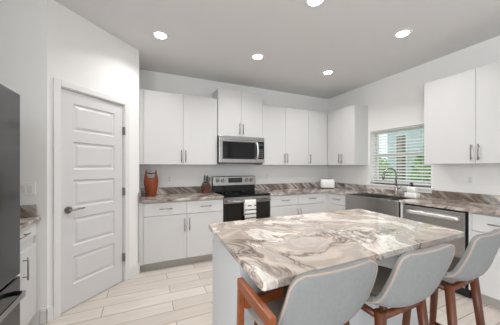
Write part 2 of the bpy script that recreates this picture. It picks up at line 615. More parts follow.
def shrub(name, x, y, z0, h, rad, n, label, seed):
    rnd = random.Random(seed)
    t = thing(name, (x, y, z0), label, 'shrub', 'shrubs outside the window')
    st = MB()
    for k in range(7):
        a = rnd.uniform(0, 6.28)
        st.tube([(x, y, z0), (x + .2 * rad * math.cos(a), y + .2 * rad * math.sin(a), z0 + h * .4),
                 (x + .6 * rad * math.cos(a), y + .6 * rad * math.sin(a), z0 + h * .85)], [.03, .02, .006], 5)
    st.build('stems', M['bark'], t)
    lf = MB()
    for k in range(n):
        a, b, q = rnd.uniform(0, 6.28), rnd.uniform(-1, 1), rnd.uniform(.35, 1) ** .5
        rr = math.sqrt(1 - b * b) * rad * q
        p = Vector((x + rr * math.cos(a), y + rr * math.sin(a), z0 + h * .5 + b * h * .5 * q))
        u = Vector((rnd.uniform(-1, 1), rnd.uniform(-1, 1), rnd.uniform(-.6, .6))).normalized()
        v = u.cross(Vector((rnd.uniform(-1, 1), rnd.uniform(-1, 1), rnd.uniform(-1, 1)))).normalized()
        s = rnd.uniform(.06, .11)
        vs = [lf.bm.verts.new(p + d) for d in (-u * s, v * s * .42, u * s, -v * s * .42)]
        lf.bm.faces.new(vs)
    lf.build('foliage', M['leaf'], t)


shrub('garden_shrub', 6.4, 4.75, -.15, 1.75, .50, 900, 'bright green shrub left of the pale blue house outside the window', 1)
shrub('garden_shrub', 6.2, 2.95, -.15, 2.3, .62, 1300, 'bright green shrub right of the pale blue house outside the window', 2)
shrub('garden_shrub', 9.5, 7.0, -.15, 1.9, .9, 1200, 'distant green bush far left outside the window', 3)

# ------------------------------------------------------------------ recessed lights
LX, LY = (0.161, 1.357, 2.56), (2.727, 1.596)
names = {(0, 0): 'leftmost recessed ceiling light, above the pantry door and left cabinets',
         (1, 0): 'recessed ceiling light above the microwave and range',
         (2, 0): 'recessed ceiling light nearest the corner of back and right walls',
         (2, 1): 'recessed ceiling light on the right, toward the window wall, above the island end',
         (1, 1): 'recessed ceiling light cut by the top edge, above the island',
         (0, 1): 'recessed ceiling light above the aisle by the fridge'}
proto = None
for (i, j), lab in names.items():
    x, y = LX[i], LY[j]
    if proto is None:
        proto = thing('recessed_light', (x, y, ZC), lab, 'ceiling light', 'recessed ceiling lights')
        MB().lathe([(.062, -.001), (.066, -.006), (.088, -.004), (.09, 0.0)], (x, y, ZC)).build('trim_ring', M['trim'], proto)
        MB().lathe([(.0, -.0055), (.06, -.0055), (.062, -.001), (0, -.001)], (x, y, ZC)).build('lens', M['lamp'], proto)
    else:
        c = copy_tree(proto)
        c.location = (x, y, ZC)
        c['label'] = lab
    area_light('recessed_lamp', (x, y, ZC - .012), (0, 0, 0), .13, .13, LAMP_POWER, LAMP_COLOR, 'DISK', R(135))


# ------------------------------------------------------------------ cabinets
def frame_T(kind):
    """local x along the run, local y into the wall (0 at the door face), z up"""
    if kind == 'back':
        return lambda face: Matrix.Translation((0, face, 0))
    if kind == 'right':    # face looks to -X; local x = -Y
        return lambda face: Matrix.Translation((face, 0, 0)) @ Matrix.Rotation(R(-90), 4, 'Z')
    if kind == 'left':     # face looks to +X; local x = +Y
        return lambda face: Matrix.Translation((face, 0, 0)) @ Matrix.Rotation(R(90), 4, 'Z')


def pull(T, x, y, z, vertical, ln, parent):
    h = MB(T)
    r = .0055
    if vertical:
        h.tube([(x, y - .03, z - ln / 2), (x, y - .03, z + ln / 2)], r, 10)
        for s in (-1, 1):
            h.tube([(x, y, z + s * ln * .36), (x, y - .03, z + s * ln * .36)], r * .85, 8)
    else:
        h.tube([(x - ln / 2, y - .03, z), (x + ln / 2, y - .03, z)], r, 10)
        for s in (-1, 1):
            h.tube([(x + s * ln * .36, y, z), (x + s * ln * .36, y - .03, z)], r * .85, 8)
    return h.build('handle', M['nickel'], parent)


G = .0018


def upper(T, x0, x1, z0, z1, depth, doors, label, hz=None, fl=None):
    """doors: list of (x0,x1,handle side)"""
    t = thing('wall_cabinet', T @ Vector(((x0 + x1) / 2, depth / 2, z0)), label, 'cabinet', 'white wall cabinets')
    MB(T).box(x0, x1, .02, depth, z0, z1).build('carcass', M['carcass'], t, bevel=.001)
    if fl:
        MB(T).box(fl[0], fl[1], .004, depth * .98, z0, z1).build('filler', M['carcass'], t)
    for a, b, s in doors:
        d = MB(T).box(a + G, b - G, 0, .019, z0 + .001, z1 - .001).build('door', M['cab'], t, bevel=.0015)
        hx = a + .03 if s == 'L' else b - .03
        hh = hz or z0 + .12
        pull(T, hx, 0, hh, True, .17, d)
    return t


FU, FB = YW - .33, YW - .63
TB = frame_T('back')
UZ0, UZ1 = 1.365, 2.388
upper(TB(FU), -.012, 1.027, UZ0, UZ1, .33, [(-.012, .515, 'R'), (.515, 1.027, 'L')],
      'white two-door wall cabinet left of the microwave', fl=(-.0615, -.012))
upper(TB(FU - .01), 1.035, 1.808, 1.815, 2.56, .34, [(1.035, 1.4215, 'R'), (1.4215, 1.808, 'L')],
      'white two-door wall cabinet above the microwave, raised higher than its neighbours', hz=1.94)
upper(TB(FU), 1.813, 2.785, UZ0, UZ1, .33, [(1.813, 2.277, 'R'), (2.277, 2.785, 'L')],
      'white two-door wall cabinet right of the microwave')
upper(TB(FU), 2.787, 3.555, UZ0, UZ1, .33, [(2.787, 3.237, 'L')],
      'white single-door wall cabinet in the corner of the back wall')
XF = XR - .33
TRt = frame_T('right')
upper(TRt(XF), -3.462, -2.825, UZ0, UZ1, .33, [(-3.462, -3.12, 'R'), (-3.12, -2.825, 'L')],
      'white two-door wall cabinet between the corner and the window')
upper(TRt(XF), -1.755, -.745, UZ0, UZ1, .33, [(-1.755, -1.25, 'R'), (-1.25, -.745, 'L')],
      'white two-door wall cabinet right of the window')

DRZ0, DRZ1, DOZ0, DOZ1 = .706, .868, .112, .698


def base(T, x0, x1, units, label, depth=.62, split=True, drawer_span=None, group='white base cabinets'):
    t = thing('base_cabinet', T @ Vector(((x0 + x1) / 2, depth / 2, 0)), label, 'cabinet', group)
    MB(T).box(x0, x1, .02, depth, .105, CT - CTH - .001).build('carcass', M['carcass'], t, bevel=.001)
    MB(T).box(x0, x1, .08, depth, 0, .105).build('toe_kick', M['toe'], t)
    for u in units:
        if u[0] == 'drawer':
            _, a, b, z0, z1 = u
            d = MB(T).box(a + G, b - G, 0, .019, z0, z1).build('drawer', M['cab'], t, bevel=.0015)
            pull(T, (a + b) / 2, 0, (z0 + z1) / 2 + .005, False, .16, d)
        elif u[0] == 'door':
            _, a, b, s = u
            d = MB(T).box(a + G, b - G, 0, .019, DOZ0, DOZ1).build('door', M['cab'], t, bevel=.0015)
            pull(T, a + .032 if s == 'L' else b - .032, 0, DOZ1 - .13, True, .17, d)
        elif u[0] == 'filler':
            MB(T).box(u[1], u[2], .006, .05, .105, CT - CTH - .001).build('filler', M['carcass'], t)
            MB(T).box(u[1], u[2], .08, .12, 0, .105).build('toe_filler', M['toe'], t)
    return t


base(TB(FB), -.012, 1.027,
     [('filler', -.06, -.0125), ('drawer', -.012, .517, DRZ0, DRZ1), ('drawer', .517, 1.027, DRZ0, DRZ1),
      ('door', -.012, .517, 'R'), ('door', .517, 1.027, 'L')], 'white base cabinet with two drawers and two doors left of the range')
base(TB(FB), 1.797, 2.884,
     [('drawer', 1.797, 2.341, DRZ0, DRZ1), ('drawer', 2.341, 2.884, DRZ0, DRZ1), ('door', 1.797, 2.341, 'R'), ('door', 2.341, 2.884, 'L'),
      ('filler', 2.8845, 2.958)], 'white base cabinet with two drawers and two doors right of the range')
XB = XR - .63
base(TRt(XB), -3.165, -2.735,
     [('filler', -3.1735, -3.09), ('drawer', -3.09, -2.74, DRZ0, DRZ1), ('door', -3.09, -2.74, 'R')],
     'white base cabinet with one drawer left of the steel sink')
# sink base: carcass stops below the basin
t = thing('base_cabinet', (XB + .3, 2.3, 0), 'white base cabinet under the farmhouse sink', 'cabinet', 'white base cabinets')
T = TRt(XB)
MB(T).box(-2.733, -1.832, .02, .62, .105, .62).build('carcass', M['carcass'], t)
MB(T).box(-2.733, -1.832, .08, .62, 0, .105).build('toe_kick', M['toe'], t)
MB(T).box(-1.862, -1.832, .001, .04, .62, CT - CTH - .001).build('filler', M['carcass'], t)
for a, b, s in ((-2.733, -2.285, 'R'), (-2.285, -1.832, 'L')):
    d = MB(T).box(a + G, b - G, 0, .019, DOZ0, .622).build('door', M['cab'], t, bevel=.0015)
    pull(T, a + .032 if s == 'L' else b - .032, 0, .5, True, .17, d)
base(TRt(XB), -1.19, -.35,
     [('filler', -1.19, -1.165), ('drawer', -1.163, -.75, DRZ0, DRZ1), ('door', -1.163, -.75, 'R'), ('drawer', -.75, -.35, DRZ0, DRZ1), ('door', -.75, -.35, 'L')],
     'white base cabinet right of the dishwasher at the right edge')
# small cabinet by the fridge
TLf = frame_T('left')
lc = base(TLf(-.82), 1.925, 2.5,
          [('drawer', 1.925, 2.5, .764, .872), ('door', 1.925, 2.225, 'L'), ('door', 2.225, 2.5, 'L')],
          'white base cabinet squeezed between the fridge and the pantry wall')

# ------------------------------------------------------------------ counters
SP = 1.014   # splash top


def counter(name, boxes, splashes, label, loc, m='stone_wall'):
    t = thing(name, loc, label, 'countertop')
    mb = MB()
    for b in boxes:
        if len(b) == 4:
            mb.box(b[0], b[1], b[2], b[3], CT - CTH, CT)
    mb.build('slab', M[m], t, bevel=.003)
    for s in splashes:
        MB().box(*s, CT, SP).build('backsplash', M['stone_back' if s[1] - s[0] > s[3] - s[2] else 'stone_right'], t, bevel=.002)
    return t


FC = YW - .65
counter('countertop', [(-.061, 1.0275, FC, YW - .001)], [(-.04, 1.0275, YW - .021, YW - .001), (-.061, -.041, FC + .02, YW - .001)],
        'brown and white streaked granite counter left of the range', (.48, FC + .3, CT - CTH))
XC = XR - .65
SY0, SY1 = 1.872, 2.722        # sink cut-out in y
SX1 = XR - .16
t = thing('countertop', (2.9, 3.4, CT - CTH), 'long L-shaped streaked granite counter along range, sink and dishwasher', 'countertop')
mb = MB()
pts = [(1.7925, YW - .001), (1.7925, FC), (XC, FC), (XC, SY1), (SX1, SY1), (SX1, SY0), (XC, SY0), (XC, .33), (XR - .001, .33), (XR - .001, YW - .001)]
mb.prism(pts, CT - CTH, CT)
mb.build('slab', M['stone_wall'], t, bevel=.003)
MB().box(1.7925, XR - .021, YW - .021, YW - .001, CT, SP).build('backsplash', M['stone_back'], t, bevel=.002)
MB().box(XR - .021, XR - .001, WY1 + .02, YW - .021, CT, SP).build('backsplash', M['stone_right'], t, bevel=.002)
MB().box(XR - .021, XR - .001, WY0 - .02, WY1 + .02, CT, .968).build('backsplash', M['stone_right'], t, bevel=.002)
MB().box(XR - .021, XR - .001, .33, WY0 - .02, CT, SP).build('backsplash', M['stone_right'], t, bevel=.002)
counter('countertop', [(XL + .001, -.795, 1.925, PY0 - .001)], [(XL + .021, -.815, PY0 - .021, PY0 - .001), (XL + .001, XL + .021, 1.925, PY0 - .001)],
        'short granite counter between the fridge and the pantry wall', (-1.1, 2.2, CT - CTH))

# ------------------------------------------------------------------ sink and faucet
sk = thing('farmhouse_sink', (XB + .2, 2.297, .622), 'stainless steel apron front sink under the window', 'sink')
sx0, sx1 = XB - .026, SX1 - .001
a = MB()
a.box(sx0, sx0 + .03, SY0 + .002, SY1 - .002, .635, CT - .018)
a.build('apron', M['steel_v'], sk, bevel=.006, seg=3)
bsn = MB()
ix0, ix1, iy0, iy1 = sx0 + .031, sx1, SY0 + .002, SY1 - .002
wl = .012
bsn.box(ix0, ix1, iy0, iy1, .68, .69)
bsn.box(ix0, ix0 + wl, iy0, iy1, .69, CT - .02).box(ix1 - wl, ix1, iy0, iy1, .69, CT - .02)
bsn.box(ix0 + wl, ix1 - wl, iy0, iy0 + wl, .69, CT - .02).box(ix0 + wl, ix1 - wl, iy1 - wl, iy1, .69, CT - .02)
bsn.build('basin', M['sink_in'], sk)
MB().box(ix0 + wl, ix1 - wl, 2.29, 2.304, .69, CT - .05).build('divider', M['steel_v'], sk, bevel=.004)
for y in (2.08, 2.51):
    MB().lathe([(0, 0), (.045, 0), (.045, .004), (.02, .003), (0, .002)], (3.2, y, .69)).build('drain', M['chrome'], sk)

fc = thing('kitchen_faucet', (3.455, 2.253, CT), 'brushed gooseneck faucet standing behind the sink', 'faucet')
fx, fy = 3.455, 2.253
MB().lathe([(.028, 0), (.028, .008), (.02, .02), (.018, .10), (.017, .13), (0, .131)], (fx, fy, CT), 20).build('faucet_base', M['lever'], fc)
arc = [(fx, fy, CT + .12), (fx, fy, CT + .30)]
dx, dy = -.17, .075
for k in range(1, 11):
    th = math.pi * k / 10 * .93
    q = (1 - math.cos(th)) / 2
    arc.append((fx + dx * q, fy + dy * q, CT + .30 + .092 * math.sin(th)))
MB().tube(arc, .0115, 12).build('spout', M['lever'], fc)
e = Vector(arc[-1])
MB().tube([e + Vector((.002, 0, .01)), e + Vector((-.008, .004, -.04)), e + Vector((-.014, .006, -.095))], [.013, .016, .017], 12).build('spray_head', M['lever'], fc)
MB().tube([(fx, fy - .015, CT + .085), (fx, fy - .04, CT + .088), (fx + .005, fy - .075, CT + .13)], [.009, .008, .006], 10).build('lever', M['lever'], fc)

# ------------------------------------------------------------------ dishwasher
dw = thing('dishwasher', (XB + .3, 1.49, 0), 'stainless dishwasher with bar handle right of the sink', 'dishwasher')
T = TRt(XB - .012)
MB(T).box(-1.826, -1.195, .034, .6, .1, CT - CTH - .002).build('tub', M['black'], dw)
MB(T).box(-1.81, -1.212, 0, .033, .105, .862).build('door_panel', M['steel'], dw, bevel=.004)
hb = MB(T)
hb.loft([[(x, -.030 - dd + q * .0, .795 + zz) for q, dd, zz in ((0, 0, -.022), (0, .012, -.016), (0, .014, .0), (0, .012, .016), (0, 0, .022), (0, -.006, 0))]
         for x in [-1.765 + k * .0516 for k in range(11)]])
for x in (-1.75, -1.264):
    hb.box(x - .012, x + .012, -.03, .002, .78, .81)
hb.build('handle', M['polish'], dw)
MB(T).box(-1.826, -1.195, .06, .5, 0, .1).build('kick_plate', M['black'], dw)

# ------------------------------------------------------------------ range
rg = thing('range', (1.41, 3.46, 0), 'stainless and black freestanding range with glass cooktop', 'oven')
RX0, RX1 = 1.031, 1.789
RF = 3.155
MB().box(RX0, RX1, RF + .04, YW - .03, .07, .9).build('oven_body', M['black'], rg)
MB().box(RX0 + .03, RX1 - .03, RF + .08, YW - .05, 0, .07).build('oven_base', M['black'], rg)
MB().box(RX0, RX1, RF - .012, YW - .085, .9, .92).build('cooktop', M['blackglass'], rg, bevel=.004)
M['print'] = mat('burner_print', srgb(90, 90, 92), .3)
for bx, by, br_ in ((1.22, 3.34, .10), (1.6, 3.34, .085), (1.22, 3.59, .08), (1.6, 3.59, .1)):
    n = 40
    MB().loft([[(bx + r_ * math.cos(2 * math.pi * k / n), by + r_ * math.sin(2 * math.pi * k / n), .9203) for k in range(n)] for r_ in (br_, br_ - .004)], cap=False).build('burner_ring', M['print'], rg)
bgd = MB()
bgd.prism([(0, 0), (.085, 0), (.085, .26), (.04, .26), (.012, .20)], 0, RX1 - RX0)
bgd.bm.transform(Matrix.Translation((RX0, YW - .088, .915)) @ Matrix(((0, 0, 1, 0), (1, 0, 0, 0), (0, 1, 0, 0), (0, 0, 0, 1))))
bgd.build('backguard_lower', M['blackglass'], rg)
ctl = MB()
ctl.prism([(-.018, .105), (.03, .105), (.03, .258), (.012, .258), (-.002, .25)], 0, RX1 - RX0 + .004)
ctl.bm.transform(Matrix.Translation((RX0 - .002, YW - .088, .915)) @ Matrix(((0, 0, 1, 0), (1, 0, 0, 0), (0, 1, 0, 0), (0, 0, 0, 1))))
ctl.build('control_panel', M['steel'], rg, bevel=.003)
PYC = YW - .102
MB().box(1.29, 1.54, PYC - .006, PYC + .02, 1.065, 1.145).build('display', M['display'], rg, bevel=.002)
dg = MB()
for k in range(4):
    dg.box(1.375 + k * .024, 1.389 + k * .024, PYC - .0075, PYC - .006, 1.098, 1.122)
dg.build('clock_digits', M['digits'], rg)
for x in (1.105, 1.195, 1.63, 1.715):
    kb = MB().tube([(x, PYC + .01, 1.104), (x, PYC - .022, 1.102)], [.031, .027], 20)
    ko = kb.build('knob', M['steel'], rg)
    MB().box(x - .003, x + .003, PYC - .024, PYC - .0215, 1.104, 1.127).build('knob_pointer', M['black'], ko)
od = MB().box(RX0 + .002, RX1 - .002, RF, RF + .038, .265, .885).build('oven_door', M['black'], rg, bevel=.004)
MB().box(RX0 + .002, RX1 - .002, RF - .006, RF, .80, .886).build('door_band', M['steel'], od, bevel=.003)
MB().box(RX0 + .035, RX1 - .035, RF - .004, RF, .30, .795).build('oven_window', M['ovenglass'], od, bevel=.003)
hh = MB().tube([(RX0 + .03, RF - .06, .832), (RX1 - .03, RF - .06, .832)], .014, 14)
for x in (RX0 + .06, RX1 - .06):
    hh.box(x - .012, x + .012, RF - .058, RF - .004, .82, .844)
hh.build('handle', M['steel'], od)
MB().box(RX0 + .002, RX1 - .002, RF, RF + .038, .075, .255).build('warming_drawer', M['steel'], rg, bevel=.004)

tw = thing('dish_towel', (1.437, RF - .06, .5), 'white dish towel with charcoal stripes hung over the oven handle', 'towel')
tx0, tx1 = 1.325, 1.505


def towel_ring(x):
    k = (x - tx0) / (tx1 - tx0)
    wv = .004 * math.sin(k * 11)
    fr_ = [(RF - .078 + wv, .50), (RF - .079 + wv, .66), (RF - .0795 + wv * .5, .78), (RF - .0775, .832), (RF - .071, .8455), (RF - .06, .8495), (RF - .049, .8455), (RF - .0425, .832), (RF - .039 - wv * .3, .76), (RF - .038, .62)]
    inn = [(y + (.003 if y < RF - .06 else -.003), zz - (.0028 if zz > .84 else 0)) for y, zz in fr_][::-1]
    return [(x, y, zz) for y, zz in fr_ + inn]


to = MB().loft([towel_ring(tx0 + (tx1 - tx0) * k / 14) for k in range(15)])
to.build('cloth', M['towel'], tw)
for z0 in (.515, .575, .635, .695, .755):
    st = MB()
    for k in range(14):
        xa, xb = tx0 + (tx1 - tx0) * k / 14, tx0 + (tx1 - tx0) * (k + 1) / 14
        pa, pb = .004 * math.sin(k / 14 * 11), .004 * math.sin((k + 1) / 14 * 11)
        ya, yb = RF - .0795 + pa, RF - .0795 + pb
        st.loft([[(xa, ya - .0006, z0), (xa, ya - .0006, z0 + .016), (xa, ya + .002, z0 + .016), (xa, ya + .002, z0)],
                 [(xb, yb - .0006, z0), (xb, yb - .0006, z0 + .016), (xb, yb + .002, z0 + .016), (xb, yb + .002, z0)]], smooth=False)
    st.build('stripe', M['stripe'], tw)

# ------------------------------------------------------------------ microwave
mw = thing('microwave', (1.41, 3.6, 1.385), 'stainless over-the-range microwave below the raised cabinet', 'microwave')
MF, MZ0, MZ1 = 3.385, 1.385, 1.812
MX0, MX1 = 1.036, 1.806
MB().box(MX0, MX1, MF + .03, YW - .002, MZ0 + .015, MZ1).build('case', mat('microwave_case', srgb(92, 90, 88), .4, .8), mw)
MB().box(MX0 + .01, MX1 - .01, MF + .04, YW - .05, MZ0, MZ0 + .015).build('underside', M['black'], mw)
fd = MB().box(MX0 - .002, MX1 + .002, MF, MF + .029, MZ0 + .012, MZ1 - .06).build('door', M['steel'], mw, bevel=.004)
MB().box(MX0 - .002, MX1 + .002, MF + .002, MF + .029, MZ1 - .058, MZ1).build('vent_grille', M['steel'], mw, bevel=.004)
MB().box(MX0 + .05, MX0 + .60, MF - .003, MF, MZ0 + .07, MZ1 - .085).build('door_window', M['blackglass'], fd, bevel=.002)
pn = MB().box(MX0 + .615, MX1 - .006, MF - .003, MF, MZ0 + .075, MZ1 - .07).build('keypad', M['blackglass'], mw, bevel=.002)
MB().box(MX0 + .665, MX1 - .03, MF - .0042, MF - .003, MZ1 - .135, MZ1 - .1).build('clock_display', M['digits'], pn)
kp = MB()
for i in range(3):
    for j in range(5):
        kp.box(MX0 + .672 + i * .026, MX0 + .687 + i * .026, MF - .0036, MF - .003, MZ0 + .10 + j * .03, MZ0 + .112 + j * .03)
kp.build('keys', mat('key_print', srgb(120, 122, 126), .4), pn)
hp = [(MX0 + .625, MF - .002, MZ0 + .065), (MX0 + .628, MF - .034, MZ0 + .085), (MX0 + .634, MF - .05, MZ0 + .19), (MX0 + .628, MF - .034, MZ1 - .10), (MX0 + .625, MF - .002, MZ1 - .08)]
MB().tube(hp, [.014, .017, .018, .017, .014], 12).build('handle', M['polish'], fd, sub=1)

# ------------------------------------------------------------------ refrigerator
fg = thing('refrigerator', (-1.08, 1.445, 0), 'dark stainless refrigerator cut by the left edge', 'refrigerator')
RY0, RY1 = .99, 1.898
FX = -.70
MB().box(XL + .02, FX - .075, RY0 + .006, RY1 - .006, .04, 1.75).build('case', mat('fridge_case', srgb(62, 62, 64), .45), fg)
MB().box(XL + .06, FX - .12, RY0 + .05, RY1 - .05, 0, .04).build('foot_base', M['black'], fg)
ym = (RY0 + RY1) / 2
for a, b, s in ((RY0, ym - .003, 1), (ym + .003, RY1, -1)):
    d = MB().box(FX - .07, FX, a, b, .664, 1.775).build('door', M['dsteel'], fg, bevel=.008, seg=3)
    hy = ym - .045 if s == 1 else ym + .045
    h = MB().tube([(FX + .055, hy, .85), (FX + .055, hy, 1.6)], .012, 12)
    for z in (.88, 1.57):
        h.tube([(FX - .002, hy, z), (FX + .055, hy, z)], .009, 8)
    h.build('handle', M['steel'], d)
dr = MB().box(FX - .07, FX, RY0, RY1, .06, .652).build('freezer_drawer', M['dsteel'], fg, bevel=.008, seg=3)
h = MB().tube([(FX - .002, RY0 + .07, .575), (FX + .045, RY0 + .09, .578), (FX + .055, RY0 + .13, .58), (FX + .055, RY1 - .13, .58), (FX + .045, RY1 - .09, .578), (FX - .002, RY1 - .07, .575)], .014, 12)
h.build('handle', M['steel'], dr)

# ------------------------------------------------------------------ counter things
# teak ice bucket with two horns and a black bail
kx, ky = .086, 3.56
ib = thing('ice_bucket', (kx, ky, CT), 'teak ice bucket with two raised horns and black bail handle on the left counter', 'bucket')
n = 48
prof = [(.064, 0), (.069, .03), (.082, .10), (.093, .17), (.0955, .21), (.093, .245)]


def horn(k):
    a = 2 * math.pi * k / n
    q = abs(math.cos(a)) ** 2
    q = max(0, (q - .12) / .88)
    return .118 * q * q * (3 - 2 * q)


rings = [[(kx + r_ * math.cos(2 * math.pi * k / n), ky + r_ * math.sin(2 * math.pi * k / n), CT + z_) for k in range(n)] for r_, z_ in prof]


def ringtop(r0, dz):
    return [(kx + (r0 - .16 * horn(k)) * math.cos(2 * math.pi * k / n), ky + (r0 - .16 * horn(k)) * math.sin(2 * math.pi * k / n), CT + .245 + horn(k) + dz) for k in range(n)]


rings += [ringtop(.0925, .003), ringtop(.088, .009), ringtop(.079, .004)]
rings += [[(kx + r_ * math.cos(2 * math.pi * k / n), ky + r_ * math.sin(2 * math.pi * k / n), CT + z_) for k in range(n)] for r_, z_ in ((.08, .235), (.075, .12), (.06, .02))]
MB().loft(rings).build('staved_body', M['teak'], ib)
bp_ = [(kx - .070 + .140 * k / 10, ky, CT + .335 - .012 * math.sin(math.pi * k / 10)) for k in range(11)]
MB().tube(bp_, .0085, 10).build('bail_handle', M['black'], ib)

# knife block and knives
nx, ny = .885, 3.62
nb = thing('knife_block', (nx, ny, CT), 'dark wooden knife block beside the range', 'knife block')
k_ = MB()
k_.prism([(-.075, 0), (.06, 0), (.085, .10), (.0, .175), (-.075, .12)], -.055, .055)
TK = Matrix.Translation((nx, ny, CT)) @ Matrix(((0, 0, 1, 0), (1, 0, 0, 0), (0, 1, 0, 0), (0, 0, 0, 1)))
k_.bm.transform(TK)
k_.build('block', M['block'], nb, bevel=.004)
knife_labels = ['tallest black-handled knife at the left of the knife block', 'black-handled knife second from left in the knife block', 'black-handled knife second from right in the knife block',
                'black-handled knife at the right end of the knife block']
for k, lab in enumerate(knife_labels):
    x = nx - .036 + k * .024
    y0 = ny - .028 - .012 * (k % 2)
    ln = (.135, .12, .13, .105)[k]
    z0 = CT + .148
    ax = Vector((0, -.32, 1)).normalized()
    kn = thing('kitchen_knife', (x, y0, z0), lab, 'knife', 'knives in the knife block')
    p0 = Vector((x, y0, z0))
    MB().tube([p0 - ax * .02, p0 + ax * .02], .006, 8).build('bolster', M['chrome'], kn)
    hm = MB().tube([p0 + ax * .015, p0 + ax * (.02 + ln * .5), p0 + ax * (.01 + ln)], [.008, .0095, .0085], 8)
    hm.build('handle', M['black'], kn)

# toaster in the corner
tx, ty = 3.27, 3.495
ts = thing('toaster', (tx, ty, CT), 'white two-slice toaster in the corner of the counter', 'toaster', rz=R(-38))
TT = Matrix.Translation((tx, ty, CT)) @ Matrix.Rotation(R(-38), 4, 'Z')


def rr(hx, hy, z, r=.04, n=6):
    o = []
    for cx, cy, a0 in ((hx - r, hy - r, 0), (-hx + r, hy - r, 90), (-hx + r, -hy + r, 180), (hx - r, -hy + r, 270)):
        for k in range(n + 1):
            a = R(a0 + 90 * k / n)
            o.append((cx + r * math.cos(a), cy + r * math.sin(a), z))
    return o


MB(TT).loft([rr(.128, .078, .012), rr(.134, .084, .03), rr(.134, .084, .11), rr(.130, .08, .15), rr(.118, .068, .174), rr(.10, .05, .182)]).build('shell', M['white_pl'], ts)
sb = MB(TT)
for y in (-.025, .025):
    sb.box(-.085, .085, y - .011, y + .011, .178, .1835)
sb.build('bread_slots', M['slot'], ts)
MB(TT).box(.133, .155, -.02, .02, .10, .118).build('lever', M['slot'], ts, bevel=.004)
ft = MB(TT)
for x in (-.09, .09):
    for y in (-.05, .05):
        ft.box(x - .012, x + .012, y - .012, y + .012, 0, .013)
ft.build('foot', M['slot'], ts)

# soap dispenser in white caddy
dx_, dy_ = 3.29, 1.93
sd = thing('soap_caddy', (dx_, dy_, CT), 'white soap dispenser block with black pump behind the sink', 'soap dispenser', rz=0)
TS = Matrix.Translation((dx_, dy_, CT))
MB(TS).loft([rr(.045, .075, 0, .012), rr(.047, .078, .01, .012), rr(.047, .078, .06, .012), rr(.044, .074, .066, .012)]).build('sponge_holder', M['ceramic'], sd)
MB(TS).loft([rr(.038, .056, .06, .014), rr(.038, .056, .135, .014), rr(.028, .04, .150, .014)]).build('bottle', M['ceramic'], sd)
MB(TS).lathe([(.02, .148), (.02, .172), (.012, .175), (.012, .198), (0, .198)], (0, 0, 0), 16).tube([(0, 0, .194), (-.02, 0, .196), (-.05, 0, .188)], [.011, .01, .006], 8).build('pump', M['black'], sd)


# outlets and the switch
def plate(name, T, label, cat, kind):
    t = thing(name, T @ Vector((0, 0, 0)), label, cat, 'white wall plates' if cat == 'outlet' else None)
    hw_ = .035 if kind != 'double' else .058
    MB(T).box(-hw_, hw_, -.006, -.0005, -.057, .057).build('cover_plate', M['white_pl'], t, bevel=.003)
    if cat == 'outlet':
        for z in (-.02, .02):
            r_ = MB(T).box(-.016, .016, -.0085, -.006, z - .014, z + .014).build('receptacle', M['trim'], t, bevel=.003)
            MB(T).box(-.008, -.0055, -.0092, -.0085, z - .004, z + .007).box(.0055, .008, -.0092, -.0085, z - .003, z + .006) \
                .box(-.002, .002, -.0092, -.0085, z - .011, z - .007).build('socket_slots', M['slot'], r_)
    else:
        for x in (-.023, .023):
            MB(T).box(x - .016, x + .016, -.010, -.006, -.033, .033).build('rocker', M['trim'], t, bevel=.003)
    return t


plate('wall_outlet', Matrix.Translation((.355, YW, 1.142)), 'white wall outlet between the teak bucket and the knife block', 'outlet', 's')
plate('wall_outlet', Matrix.Translation((2.09, YW, 1.16)), 'white wall outlet right of the range', 'outlet', 's')
plate('wall_outlet', Matrix.Translation((XR, 1.425, 1.172)) @ Matrix.Rotation(R(-90), 4, 'Z'), 'white wall outlet right of the window', 'outlet', 's')
plate('light_switch', Matrix.Translation((-.885, PY0, 1.144)), 'white double rocker light switch beside the fridge', 'light switch', 'double')

# ------------------------------------------------------------------ island
isl = thing('kitchen_island', (1.15, 1.3, 0), 'white kitchen island cabinet under the swirled granite top', 'island')
P_fl, P_fr, P_br, P_bl = (.379, .722), (1.85, .766), (1.945, 1.635), (.42, 1.66)
fy0 = .985
MB().prism([(.415, fy0 + .02), (1.80, fy0 + .05), (1.87, 1.56), (.452, 1.56)], .105, CT - CTH - .0005).build('carcass', M['carcass'], isl)
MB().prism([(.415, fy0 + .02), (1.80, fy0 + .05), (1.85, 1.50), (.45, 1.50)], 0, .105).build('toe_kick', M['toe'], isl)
MB().prism([(.395, fy0), (.4145, fy0), (.4515, 1.58), (.432, 1.58)], 0, CT - CTH - .0005).build('end_panel', M['island'], isl, bevel=.002)
MB().prism([(1.805, fy0 + .03), (1.825, fy0 + .03), (1.895, 1.58), (1.875, 1.58)], 0, CT - CTH - .0005).build('end_panel', M['island'], isl, bevel=.002)
MB().prism([(.4155, fy0 + .002), (1.8045, fy0 + .032), (1.8045, fy0 + .049), (.4155, fy0 + .019)], 0, CT - CTH - .0005).build('back_panel', M['island'], isl)
for k in range(3):
    a, b = .455 + k * .47, .455 + (k + 1) * .47
    d = MB().box(a + G, b - G, 1.561, 1.58, DOZ0, DOZ1).build('door', M['cab'], isl, bevel=.0015)
    Tb = Matrix.Translation((0, 1.58, 0)) @ Matrix.Rotation(R(180), 4, 'Z')
    pull(Tb, -(a + .05), 0, .56, True, .17, d)
    d = MB().box(a + G, b - G, 1.561, 1.58, DRZ0, DRZ1).build('drawer', M['cab'], isl, bevel=.0015)
    pull(Tb, -(a + b) / 2, 0, .79, False, .16, d)


def rounded(pts, r=.02, n=5):
    out = []
    N = len(pts)
    for i in range(N):
        p, a, b = Vector(pts[i]), Vector(pts[i - 1]), Vector(pts[(i + 1) % N])
        u, v = (a - p).normalized(), (b - p).normalized()
        for k in range(n + 1):
            q = k / n
            out.append(tuple(p + u * r * (1 - q) ** 2 + v * r * q ** 2))
    return out


